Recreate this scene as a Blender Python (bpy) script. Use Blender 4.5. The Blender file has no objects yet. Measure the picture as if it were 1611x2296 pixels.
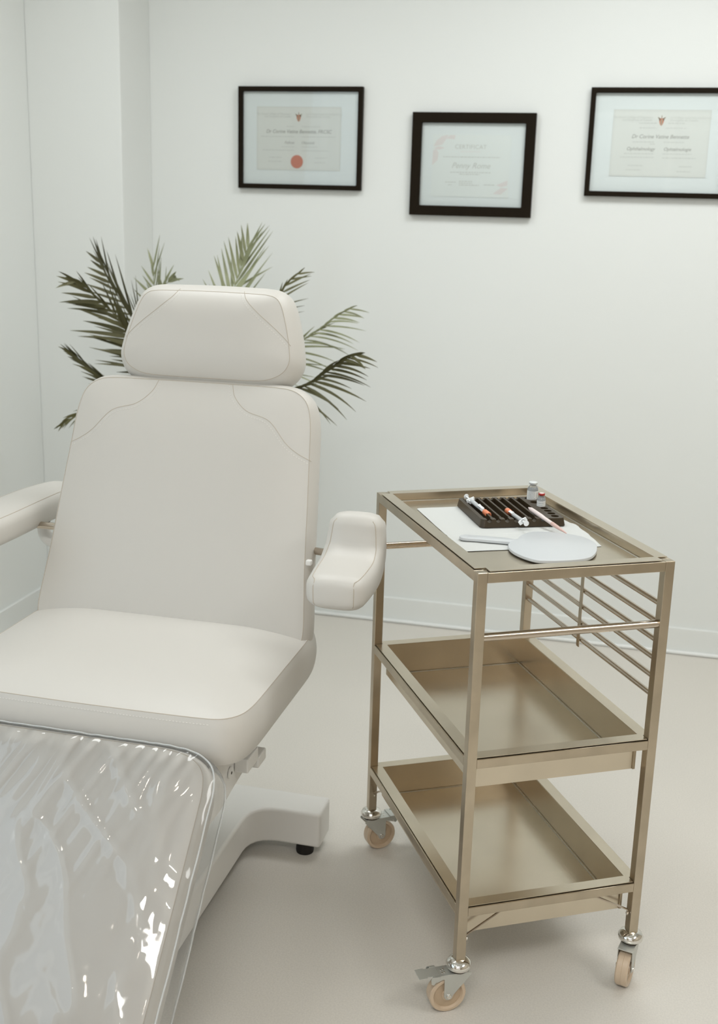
import bpy, bmesh, math, random
from math import sin, cos, radians, pi, sqrt, atan2
from mathutils import Vector, Matrix, noise
from mathutils.bvhtree import BVHTree
random.seed(7)
SC = bpy.context.scene
COL = SC.collection

# ------------------------------------------------------------------ camera, light, exposure
cam_d = bpy.data.cameras.new('camera')
cam = bpy.data.objects.new('camera', cam_d); COL.objects.link(cam)
CP = Vector((0.24399, -4.06764, 1.51316))
yaw, pitch, roll, fpx = 0.2355325, -0.2557581, 0.0286425, 2569.776
fw = Vector((-sin(yaw)*cos(pitch), cos(yaw)*cos(pitch), sin(pitch)))
r0 = Vector((cos(yaw), sin(yaw), 0)); u0 = r0.cross(fw)
rr = r0*cos(roll)+u0*sin(roll); uu = u0*cos(roll)-r0*sin(roll)
m = Matrix((rr, uu, -fw)).transposed().to_4x4(); m.translation = CP
cam.matrix_world = m
cam_d.sensor_fit = 'VERTICAL'; cam_d.sensor_height = 36.0; cam_d.sensor_width = 25.26
cam_d.lens = fpx/2296*36.0
cam_d.clip_start = 0.05; cam_d.clip_end = 60
cam_d.dof.use_dof = True; cam_d.dof.focus_distance = 2.35; cam_d.dof.aperture_fstop = 4.5
SC.camera = cam

SC.view_settings.view_transform = 'Standard'
SC.view_settings.look = 'None'
SC.view_settings.gamma = 1.0
SC.view_settings.use_curve_mapping = False
SC.view_settings.exposure = -0.14

def area(name, loc, target, sx, sy, power, color):
    l = bpy.data.lights.new(name, 'AREA'); l.shape = 'RECTANGLE'; l.size = sx; l.size_y = sy
    l.energy = power; l.color = color
    o = bpy.data.objects.new(name, l); COL.objects.link(o); o.location = loc
    d = Vector(target)-Vector(loc)
    o.rotation_euler = d.to_track_quat('-Z', 'Y').to_euler()
    return o

w = bpy.data.worlds.new('daylight'); SC.world = w; w.use_nodes = True
nt = w.node_tree; bg = nt.nodes['Background']
sky = nt.nodes.new('ShaderNodeTexSky'); sky.sky_type = 'HOSEK_WILKIE'; sky.turbidity = 4
sky.sun_direction = (0.3, 0.5, 0.8)
nt.links.new(sky.outputs[0], bg.inputs[0]); bg.inputs[1].default_value = 1.0

K = 1.0
DAY = (0.80, 0.90, 1.0); WARM = (1.0, 0.90, 0.77)
# daylight through the two windows, just inside their panes
area('window_daylight', (-1.84, -3.75, 1.55), (0, -3.75, 1.35), 1.7, 1.5, 16*K, (0.62, 0.82, 1.0))
area('window_daylight', (0.35, -6.2, 1.62), (0.35, 0, 1.1), 2.4, 1.5, 13*K, (1.0, 0.97, 0.93))
# ceiling panels (position, size) and small downlights
PANELS = [(0.15, -4.3, 1.2, 0.3, 34), (0.45, -1.1, 1.2, 0.6, 17), (1.95, -2.7, 0.6, 1.2, 15), (-1.1, -1.35, 0.6, 0.6, 9)]  # last panel is an added fill that brightens the left wall and column
DOWN = [(-1.2, -4.6), (-0.5, -3.5), (-1.25, -3.3), (0.1, -5.3), (-0.55, -5.2)]
for (x, y, sx, sy, p) in PANELS:
    area('panel_light', (x, y, 2.655), (x, y, 0), sx-.04, sy-.04, p*K, (0.95, 1.0, 1.02) if y > -3 else (1.0, 0.97, 0.93))
for (x, y) in DOWN:
    l = bpy.data.lights.new('downlight_lamp', 'AREA'); l.shape = 'DISK'; l.size = 0.09; l.energy = 1.2*K; l.color = WARM
    o = bpy.data.objects.new('downlight_lamp', l); COL.objects.link(o); o.location = (x, y, 2.66)

# ------------------------------------------------------------------ materials
def mat(name, col, rough=0.5, metal=0.0, spec=0.5, bump=None, vary=None, sheen=0, coat=0, emit=None, trans=0, aniso=0, sss=0):
    m = bpy.data.materials.new(name); m.use_nodes = True
    n = m.node_tree; b = n.nodes['Principled BSDF']
    b.inputs['Base Color'].default_value = (*col, 1); b.inputs['Roughness'].default_value = rough
    b.inputs['Metallic'].default_value = metal; b.inputs['Specular IOR Level'].default_value = spec
    b.inputs['Coat Weight'].default_value = coat; b.inputs['Sheen Weight'].default_value = sheen
    b.inputs['Transmission Weight'].default_value = trans
    if aniso: b.inputs['Anisotropic'].default_value = aniso
    if emit: b.inputs['Emission Color'].default_value = (*emit[:3], 1); b.inputs['Emission Strength'].default_value = emit[3]
    tc = n.nodes.new('ShaderNodeTexCoord')
    def nz(scale, detail=3, vec=None):
        mp = n.nodes.new('ShaderNodeMapping'); t = n.nodes.new('ShaderNodeTexNoise')
        n.links.new(tc.outputs['Object'], mp.inputs[0]); n.links.new(mp.outputs[0], t.inputs[0])
        if isinstance(scale, tuple): mp.inputs['Scale'].default_value = scale; t.inputs['Scale'].default_value = 1
        else: t.inputs['Scale'].default_value = scale
        t.inputs['Detail'].default_value = detail
        return t
    if vary:                       # (scale, amount[, second colour])
        t = nz(vary[0]); mx = n.nodes.new('ShaderNodeMix'); mx.data_type = 'RGBA'
        c2 = vary[2] if len(vary) > 2 else tuple(c*(1-vary[1]) for c in col)
        mx.inputs[6].default_value = (*col, 1); mx.inputs[7].default_value = (*c2, 1)
        rp = n.nodes.new('ShaderNodeValToRGB'); rp.color_ramp.elements[0].position = .35; rp.color_ramp.elements[1].position = .65
        n.links.new(t.outputs[0], rp.inputs[0]); n.links.new(rp.outputs[0], mx.inputs[0])
        n.links.new(mx.outputs[2], b.inputs['Base Color'])
    if bump:                       # (scale, strength, distance)
        t = nz(bump[0]); bp = n.nodes.new('ShaderNodeBump'); bp.inputs['Strength'].default_value = bump[1]
        bp.inputs['Distance'].default_value = bump[2] if len(bump) > 2 else 0.001
        n.links.new(t.outputs[0], bp.inputs['Height']); n.links.new(bp.outputs[0], b.inputs['Normal'])
    return m

def film(name, tint, ior, rough, bump=None, extra=0.0):
    m = bpy.data.materials.new(name); m.use_nodes = True; n = m.node_tree
    n.nodes.remove(n.nodes['Principled BSDF']); out = n.nodes['Material Output']
    tr = n.nodes.new('ShaderNodeBsdfTransparent'); tr.inputs[0].default_value = (*tint, 1)
    gl = n.nodes.new('ShaderNodeBsdfGlossy'); gl.inputs['Roughness'].default_value = rough
    fr = n.nodes.new('ShaderNodeFresnel'); fr.inputs[0].default_value = ior
    ad = n.nodes.new('ShaderNodeMath'); ad.operation = 'ADD'; ad.inputs[1].default_value = extra; ad.use_clamp = True
    mx = n.nodes.new('ShaderNodeMixShader')
    n.links.new(fr.outputs[0], ad.inputs[0]); n.links.new(ad.outputs[0], mx.inputs[0])
    n.links.new(tr.outputs[0], mx.inputs[1]); n.links.new(gl.outputs[0], mx.inputs[2])
    n.links.new(mx.outputs[0], out.inputs[0])
    if bump:
        tc = n.nodes.new('ShaderNodeTexCoord'); t = n.nodes.new('ShaderNodeTexNoise'); t.inputs['Scale'].default_value = bump[0]
        n.links.new(tc.outputs['Object'], t.inputs[0]); bp = n.nodes.new('ShaderNodeBump')
        bp.inputs['Strength'].default_value = bump[1]; bp.inputs['Distance'].default_value = bump[2]
        n.links.new(t.outputs[0], bp.inputs['Height'])
        n.links.new(bp.outputs[0], gl.inputs['Normal']); n.links.new(bp.outputs[0], fr.inputs['Normal'])
    return m

M = {}
M['wall'] = mat('wall_paint', (0.80, 0.825, 0.81), 0.75, spec=0.25, bump=(180, .06, .0006))
M['warmwall'] = mat('far_wall_paint', (0.50, 0.44, 0.36), 0.8, spec=0.2)
M['ceil'] = mat('ceiling_paint', (0.80, 0.79, 0.76), 0.9, spec=0.1)
M['floor'] = mat('speckled_vinyl_floor', (0.69, 0.66, 0.605), 0.42, spec=0.35, vary=(260, .08), bump=(320, .05, .0004))
M['base'] = mat('baseboard_paint', (0.80, 0.825, 0.81), 0.6)
M['cove'] = mat('cove_bead', (0.83, 0.85, 0.84), 0.4)
M['vinyl'] = mat('cream_vinyl_upholstery', (0.615, 0.595, 0.555), 0.42, spec=0.38, bump=(900, .08, .0004))
M['seam'] = mat('seam_thread', (0.50, 0.44, 0.36), 0.7)
M['stitch'] = mat('stitch_thread', (0.80, 0.78, 0.74), 0.6)
M['white_metal'] = mat('white_powder_coat', (0.78, 0.77, 0.74), 0.3, spec=0.5)
M['rubber'] = mat('black_rubber', (0.006, 0.004, 0.003), 0.6)
M['steel'] = mat('brushed_steel', (0.53, 0.455, 0.35), 0.28, 1.0, bump=((900, 30, 30), .08, .0003), vary=(14, .14))
M['steel_tray'] = mat('brushed_steel_sheet', (0.65, 0.575, 0.46), 0.26, 1.0, vary=(9, .08))
M['rod'] = mat('polished_steel_rod', (0.58, 0.51, 0.43), 0.20, 1.0)
M['chrome'] = mat('bright_chrome', (0.80, 0.78, 0.74), 0.10, 1.0)
M['zinc'] = mat('zinc_plated_steel', (0.60, 0.61, 0.58), 0.38, 0.75)
M['dark'] = mat('dark_recess_metal', (0.05, 0.035, 0.02), 0.4, 0.5)
M['wheel'] = mat('beige_nylon_wheel', (0.60, 0.47, 0.34), 0.35, coat=.2)
M['hub'] = mat('beige_wheel_hub', (0.50, 0.38, 0.26), 0.4)
M['blk'] = mat('black_brown_frame', (0.010, 0.006, 0.002), 0.6, spec=0.12)
M['matboard'] = mat('white_mat_board', (0.80, 0.82, 0.81), 0.8)
M['cert'] = mat('cream_certificate_paper', (0.76, 0.755, 0.715), 0.8)
M['cert2'] = mat('pale_certificate_paper', (0.81, 0.825, 0.80), 0.8)
M['ink'] = mat('grey_ink', (0.44, 0.43, 0.40), 0.9)
M['ink_pale'] = mat('pale_grey_ink', (0.63, 0.625, 0.59), 0.9)
M['ink_line'] = mat('border_ink', (0.66, 0.65, 0.61), 0.9)
M['seal'] = mat('red_seal_foil', (0.62, 0.24, 0.17), 0.6)
M['crest_r'] = mat('crest_orange', (0.66, 0.30, 0.20), 0.8)
M['crest_g'] = mat('crest_grey', (0.40, 0.33, 0.25), 0.8)
M['blush'] = mat('blush_pink_print', (0.79, 0.73, 0.71), 0.8)
M['pane'] = film('picture_glass', (0.985, 1.0, 1.0), 1.25, 0.02)
M['film'] = film('clear_plastic_film', (0.975, 0.975, 0.97), 1.42, 0.05, bump=(16, .16, .008), extra=.02)
_n = M['film'].node_tree; _d = _n.nodes.new('ShaderNodeBsdfDiffuse'); _d.inputs[0].default_value = (.8, .82, .84, 1)
_m = _n.nodes.new('ShaderNodeMixShader'); _m.inputs[0].default_value = .07
_o = _n.nodes['Material Output']; _n.links.new(_o.inputs[0].links[0].from_socket, _m.inputs[1]); _n.links.new(_d.outputs[0], _m.inputs[2]); _n.links.new(_m.outputs[0], _o.inputs[0])
M['skirt'] = film('clear_side_film', (0.985, 0.985, 0.985), 1.16, 0.12, bump=(30, .3, .01))
_n = M['skirt'].node_tree; _d = _n.nodes.new('ShaderNodeBsdfDiffuse'); _d.inputs[0].default_value = (.8, .82, .83, 1)
_m = _n.nodes.new('ShaderNodeMixShader'); _m.inputs[0].default_value = .12
_o = _n.nodes['Material Output']; _n.links.new(_o.inputs[0].links[0].from_socket, _m.inputs[1]); _n.links.new(_d.outputs[0], _m.inputs[2]); _n.links.new(_m.outputs[0], _o.inputs[0])
M['hem'] = film('plastic_hem', (0.97, 0.98, 0.98), 1.1, 0.3, extra=.0)
_n = M['hem'].node_tree; _d = _n.nodes.new('ShaderNodeBsdfDiffuse'); _d.inputs[0].default_value = (.85, .87, .87, 1)
_m = _n.nodes.new('ShaderNodeMixShader'); _m.inputs[0].default_value = .45
_o = _n.nodes['Material Output']; _n.links.new(_o.inputs[0].links[0].from_socket, _m.inputs[1]); _n.links.new(_d.outputs[0], _m.inputs[2]); _n.links.new(_m.outputs[0], _o.inputs[0])
M['leaf'] = mat('palm_leaf', (0.115, 0.110, 0.045), 0.5, spec=0.35, vary=(7, .5, (0.060, 0.055, 0.018)))
M['leaf_pale'] = mat('palm_leaf_pale', (0.30, 0.32, 0.19), 0.5, spec=0.35, vary=(8, .4, (0.15, 0.16, 0.075)))
M['stem'] = mat('palm_stem', (0.13, 0.13, 0.06), 0.5)
M['pot'] = mat('white_ceramic_pot', (0.7, 0.69, 0.66), 0.3)
M['soil'] = mat('potting_soil', (0.05, 0.035, 0.02), 0.9, bump=(60, .8, .01))
M['paper'] = mat('white_tissue_paper', (0.60, 0.615, 0.60), 0.85, bump=(120, .25, .001))
M['rack'] = mat('dark_brown_rack_plastic', (0.040, 0.026, 0.011), 0.42, spec=0.5)
M['mirror_white'] = mat('glossy_white_plastic', (0.58, 0.605, 0.62), 0.35)
M['orange'] = mat('orange_plastic_cap', (0.80, 0.26, 0.13), 0.35)
M['amber'] = mat('amber_clear_plastic', (0.45, 0.17, 0.10), 0.25)
M['syr'] = mat('frosted_syringe_plastic', (0.80, 0.83, 0.85), 0.25, trans=0.35)
M['syr_w'] = mat('white_syringe_plastic', (0.88, 0.90, 0.91), 0.35)
M['glass'] = mat('vial_glass', (0.88, 0.91, 0.92), 0.08, trans=0.8)
M['label'] = mat('vial_label', (0.84, 0.86, 0.85), 0.6)
M['ink_dark'] = mat('label_ink', (0.22, 0.23, 0.25), 0.8)
M['red'] = mat('red_vial_cap', (0.40, 0.02, 0.012), 0.3, coat=.4)
M['silver'] = mat('pale_vial_cap', (0.72, 0.75, 0.75), 0.35, 0.2)
M['stopper'] = mat('brown_stopper', (0.30, 0.17, 0.12), 0.6)
M['pink'] = mat('pale_pink_plastic', (0.80, 0.70, 0.68), 0.25, coat=.3)
M['pink2'] = mat('rose_plastic', (0.66, 0.45, 0.40), 0.3)
M['lamp'] = mat('lamp_diffuser', (0.9, 0.9, 0.88), 0.6, emit=(1.0, 0.96, 0.9, 3.0))
M['sky_pane'] = film('window_glass', (0.97, 0.98, 0.98), 1.45, 0.0)

# ------------------------------------------------------------------ mesh helpers
class MB:
    def __init__(s): s.v = []; s.f = []
    def add(s, v, f):
        o = len(s.v); s.v += [Vector(p) for p in v]; s.f += [[i+o for i in q] for q in f]; return s
    def box(s, x0, x1, y0, y1, z0, z1):
        return s.add([(x0,y0,z0),(x1,y0,z0),(x1,y1,z0),(x0,y1,z0),(x0,y0,z1),(x1,y0,z1),(x1,y1,z1),(x0,y1,z1)],
                     [(0,3,2,1),(4,5,6,7),(0,1,5,4),(1,2,6,5),(2,3,7,6),(3,0,4,7)])
    def tube(s, pts, r, n=10, closed=False, cap=True):
        pts = [Vector(p) for p in pts]; N = len(pts); rs = r if isinstance(r, (list, tuple)) else [r]*N
        V = []; prev = None
        for i, p in enumerate(pts):
            if closed: t = pts[(i+1) % N]-pts[i-1]
            else: t = pts[min(i+1, N-1)]-pts[max(i-1, 0)]
            if t.length < 1e-9: t = Vector((0, 0, 1))
            t.normalize()
            if prev is None:
                a = Vector((0, 0, 1)) if abs(t.z) < .9 else Vector((1, 0, 0)); u = t.cross(a).normalized()
            else:
                u = prev-t*prev.dot(t)
                if u.length < 1e-6: u = t.orthogonal()
                u.normalize()
            prev = u; q = t.cross(u)
            V += [p+u*(rs[i]*cos(2*pi*k/n))+q*(rs[i]*sin(2*pi*k/n)) for k in range(n)]
        F = []
        for i in range(N if closed else N-1):
            a = i*n; b = ((i+1) % N)*n
            F += [(a+k, a+(k+1) % n, b+(k+1) % n, b+k) for k in range(n)]
        if cap and not closed: F += [tuple(range(n))[::-1], tuple((N-1)*n+k for k in range(n))]
        return s.add(V, F)
    def lathe(s, prof, c=(0, 0, 0), axis=(0, 0, 1), n=32, cap=True):
        A = Vector(axis).normalized(); U = A.orthogonal().normalized(); W = A.cross(U); c = Vector(c)
        V = []
        for (r, h) in prof: V += [c+A*h+U*(r*cos(2*pi*k/n))+W*(r*sin(2*pi*k/n)) for k in range(n)]
        F = []
        for i in range(len(prof)-1):
            F += [(i*n+k, i*n+(k+1) % n, (i+1)*n+(k+1) % n, (i+1)*n+k) for k in range(n)]
        if cap: F += [tuple(range(n))[::-1], tuple((len(prof)-1)*n+k for k in range(n))]
        return s.add(V, F)
    def prism(s, poly, O, U, V, N, d):
        O, U, V, N = map(Vector, (O, U, V, N)); n = len(poly)
        P = [O+U*a+V*b for a, b in poly]
        return s.add(P+[p+N*d for p in P], [tuple(range(n))[::-1], tuple(range(n, 2*n))]+[(k, (k+1) % n, (k+1) % n+n, k+n) for k in range(n)])

def place(o, parent, M0):
    """vertices were given in frame M0; keep them there under parent"""
    if parent is not None:
        o.parent = parent
        o.data.transform(world_of(parent).inverted() @ M0)
    else:
        o.data.transform(M0)
WORLD = {}
def world_of(o):
    if o.name in WORLD: return WORLD[o.name]
    return Matrix.Identity(4)
IDM = Matrix.Identity(4)
def obj(name, mb, material, parent=None, M0=IDM, smooth=False, bevel=0, seg=2, origin=None, label=None, solid=0, subsurf=0, angle=35):
    me = bpy.data.meshes.new(name)
    me.from_pydata([tuple(v) for v in mb.v], [], [tuple(f) for f in mb.f]); me.update()
    bm = bmesh.new(); bm.from_mesh(me); bmesh.ops.recalc_face_normals(bm, faces=bm.faces); bm.to_mesh(me); bm.free()
    for mm in (material if isinstance(material, list) else [material]): me.materials.append(mm)
    o = bpy.data.objects.new(name, me); COL.objects.link(o)
    if parent is not None:
        o.parent = parent; me.transform(world_of(parent).inverted() @ M0); WORLD[o.name] = world_of(parent)
    else:
        me.transform(M0)
        org = origin
        if org is None:
            xs = [v.co for v in me.vertices]
            org = Vector((sum(v.x for v in xs)/len(xs), sum(v.y for v in xs)/len(xs), min(v.z for v in xs)))
        me.transform(Matrix.Translation(-Vector(org))); o.location = org; WORLD[o.name] = Matrix.Translation(Vector(org))
    if smooth:
        for p in me.polygons: p.use_smooth = True
        if smooth != 2: me.set_sharp_from_angle(angle=radians(angle))
    if bevel:
        b = o.modifiers.new('bevel', 'BEVEL'); b.width = bevel; b.segments = seg; b.limit_method = 'ANGLE'; b.angle_limit = radians(40)
        b.harden_normals = False
    if solid:
        b = o.modifiers.new('solid', 'SOLIDIFY'); b.thickness = solid; b.offset = 0
    if label: o['label'] = label
    return o
def tag(o, label, cat, group=None):
    o['label'] = label; o['category'] = cat
    if group: o['group'] = group
    return o
def thing(name, loc, label, cat, rotz=0, group=None):
    o = bpy.data.objects.new(name, None); COL.objects.link(o); o.empty_display_size = .05
    o.location = loc; o.rotation_euler = (0, 0, rotz)
    WORLD[o.name] = Matrix.Translation(Vector(loc)) @ Matrix.Rotation(rotz, 4, 'Z')
    return tag(o, label, cat, group)
def struct(name, mb, m, **k):
    o = obj(name, mb, m, **k); o['kind'] = 'structure'; return o

def catmull(pts, sub=8, closed=False):
    P = [Vector(p) for p in pts]; n = len(P); out = []
    for i in range(n if closed else n-1):
        p1 = P[i]; p2 = P[(i+1) % n]
        p0 = P[i-1] if (closed or i > 0) else p1*2-p2
        p3 = P[(i+2) % n] if (closed or i+2 < n) else p2*2-p1
        for k in range(sub):
            t = k/sub
            out.append(.5*((2*p1)+(p2-p0)*t+(2*p0-5*p1+4*p2-p3)*t*t+(3*p1-p0-3*p2+p3)*t**3))
    if not closed: out.append(P[-1])
    return out
def resample(P, n, closed=True):
    P = [Vector(p) for p in P]; Q = P+[P[0]] if closed else P
    L = [0]
    for a, b in zip(Q, Q[1:]): L.append(L[-1]+(b-a).length)
    out = []; j = 0
    for k in range(n):
        s = L[-1]*k/(n if closed else n-1)
        while j < len(L)-2 and L[j+1] < s: j += 1
        t = (s-L[j])/max(L[j+1]-L[j], 1e-12); out.append(Q[j].lerp(Q[j+1], min(max(t, 0), 1)))
    return out

# ------------------------------------------------------------------ room shell
X0, X1, Y0, Y1, ZC = -1.90, 2.7, -6.4, 0.0, 2.7
T = .1
struct('floor', MB().box(X0-T, X1+T, Y0-T, Y1+T, -0.1, 0), M['floor'])
struct('ceiling', MB().box(X0-T, X1+T, Y0-T, Y1+T, ZC, ZC+.1), M['ceil'])
struct('wall_back', MB().box(X0-T, X1+T, Y1, Y1+T, 0, ZC), M['wall'])
struct('wall_right', MB().box(X1, X1+T, Y0, Y1, 0, ZC), M['warmwall'])
mb = MB()      # left wall with a window opening
wy0, wy1, wz0, wz1 = -4.65, -2.85, .75, 2.35
mb.box(X0-T, X0, Y0, wy0, 0, ZC).box(X0-T, X0, wy1, Y1, 0, ZC).box(X0-T, X0, wy0, wy1, 0, wz0).box(X0-T, X0, wy0, wy1, wz1, ZC)
struct('wall_left', mb, M['wall'])
mb = MB(); fx0, fx1, fz0, fz1 = -.9, 1.6, .8, 2.4
mb.box(X0-T, fx0, Y0-T, Y0, 0, ZC).box(fx1, X1+T, Y0-T, Y0, 0, ZC).box(fx0, fx1, Y0-T, Y0, 0, fz0).box(fx0, fx1, Y0-T, Y0, fz1, ZC)
struct('wall_front', mb, M['warmwall'])
struct('wall_corner', MB().box(X0, -1.55, -.25, 0, 0, ZC), M['wall'], bevel=.003)
def window(name, axis, a0, a1, z0, z1, pos):
    f = MB()
    def b(p0, p1, q0, q1):
        if axis == 'x': f.box(pos-.07, pos-.02, p0, p1, q0, q1)
        else: f.box(p0, p1, pos-.07, pos-.02, q0, q1)
    b(a0, a0+.05, z0, z1); b(a1-.05, a1, z0, z1); b(a0, a1, z0, z0+.05); b(a0, a1, z1-.05, z1); b((a0+a1)/2-.02, (a0+a1)/2+.02, z0, z1)
    o = struct(name, f, M['white_metal'])
    g = MB()
    if axis == 'x': g.box(pos-.05, pos-.044, a0, a1, z0, z1)
    else: g.box(a0, a1, pos-.05, pos-.044, z0, z1)
    obj('pane', g, M['sky_pane'], o)
window('window_1', 'x', wy0, wy1, wz0, wz1, X0)
window('window_2', 'y', fx0, fx1, fz0, fz1, Y0)
# baseboards with a small cove bead
def baseboard(name, x0, x1, y0, y1, bead):
    o = struct(name, MB().box(x0, x1, y0, y1, 0.001, .098), M['base'], bevel=.003)
    obj('cove_bead', MB().box(*bead, 0.001, .014), M['cove'], o, bevel=.005, seg=3)
baseboard('baseboard_back', -1.55, X1, -.011, 0, (-1.55, X1, -.024, -.0112))
baseboard('baseboard_left', X0, X0+.011, -2.6, -.25, (X0+.0112, X0+.024, -2.6, -.25))
baseboard('baseboard_corner', -1.55, -1.539, -.25, -.011, (-1.5388, -1.526, -.25, -.024))

# ceiling lamps above and behind the camera; the square one is an added fill
ords = ['above the camera', 'near the wall with the certificates', 'lengthwise on the right side of the room', 'and square, added to brighten the left wall and column']
for i, (x, y, sx, sy, p) in enumerate(PANELS):
    t = thing('ceiling_light', (x, y, 2.67), 'rectangular white ceiling light panel '+ords[i], 'ceiling light')
    f = MB(); a, b = sx/2, sy/2
    f.box(x-a, x+a, y-b, y-b+.02, 2.67, 2.7).box(x-a, x+a, y+b-.02, y+b, 2.67, 2.7).box(x-a, x-a+.02, y-b+.02, y+b-.02, 2.67, 2.7).box(x+a-.02, x+a, y-b+.02, y+b-.02, 2.67, 2.7)
    obj('frame', f, M['white_metal'], t)
    obj('diffuser', MB().box(x-a+.02, x+a-.02, y-b+.02, y+b-.02, 2.675, 2.69), M['lamp'], t)
for i, (x, y) in enumerate(DOWN):
    t = thing('downlight', (x, y, 2.675), 'small round recessed downlight in the ceiling', 'ceiling light', group='recessed downlights')
    obj('trim_ring', MB().lathe([(.05, 0), (.065, 0), (.065, .02), (.05, .025)], (x, y, 2.675), n=24, cap=False), M['white_metal'], t)
    obj('diffuser', MB().lathe([(.05, 0), (.05, .01)], (x, y, 2.682), n=24), M['lamp'], t)

# ------------------------------------------------------------------ framed certificates on the back wall
def text_obj(body, size, x, z, y, material, parent, align='CENTER', name='lettering', shear=0, bold=0, spacing=1):
    c = bpy.data.curves.new(name, 'FONT'); c.body = body; c.size = size; c.align_x = align; c.align_y = 'CENTER'
    c.shear = shear; c.offset = bold; c.space_character = spacing; c.extrude = 0.0002
    o = bpy.data.objects.new(name, c); COL.objects.link(o)
    bpy.context.view_layer.update()
    me = bpy.data.meshes.new_from_object(o.evaluated_get(bpy.context.evaluated_depsgraph_get()))
    bpy.data.objects.remove(o); me.name = name
    me.materials.clear(); me.materials.append(material)
    R = Matrix.Translation((x, y, z)) @ Matrix.Rotation(radians(90), 4, 'X')
    me.transform(world_of(parent).inverted() @ R)
    o = bpy.data.objects.new(name, me); COL.objects.link(o); o.parent = parent
    return o
def greek(mb, x0, x1, z, y, h=.0022, seed=1):
    """a printed line too small to read: short word-long dashes"""
    rn = random.Random(seed); x = x0
    while x < x1-.002:
        l = min(rn.uniform(.004, .012), x1-x); mb.box(x, x+l, y-.0003, y, z-h/2, z+h/2); x += l+.0022
def rrect(x0, x1, z0, z1, r, n=5):
    P = []
    for cx, cz, a in ((x1-r, z1-r, 0), (x0+r, z1-r, 90), (x0+r, z0+r, 180), (x1-r, z0+r, 270)):
        for k in range(n+1): t = radians(a+90*k/n); P.append((cx+r*cos(t), cz+r*sin(t)))
    return P
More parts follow.
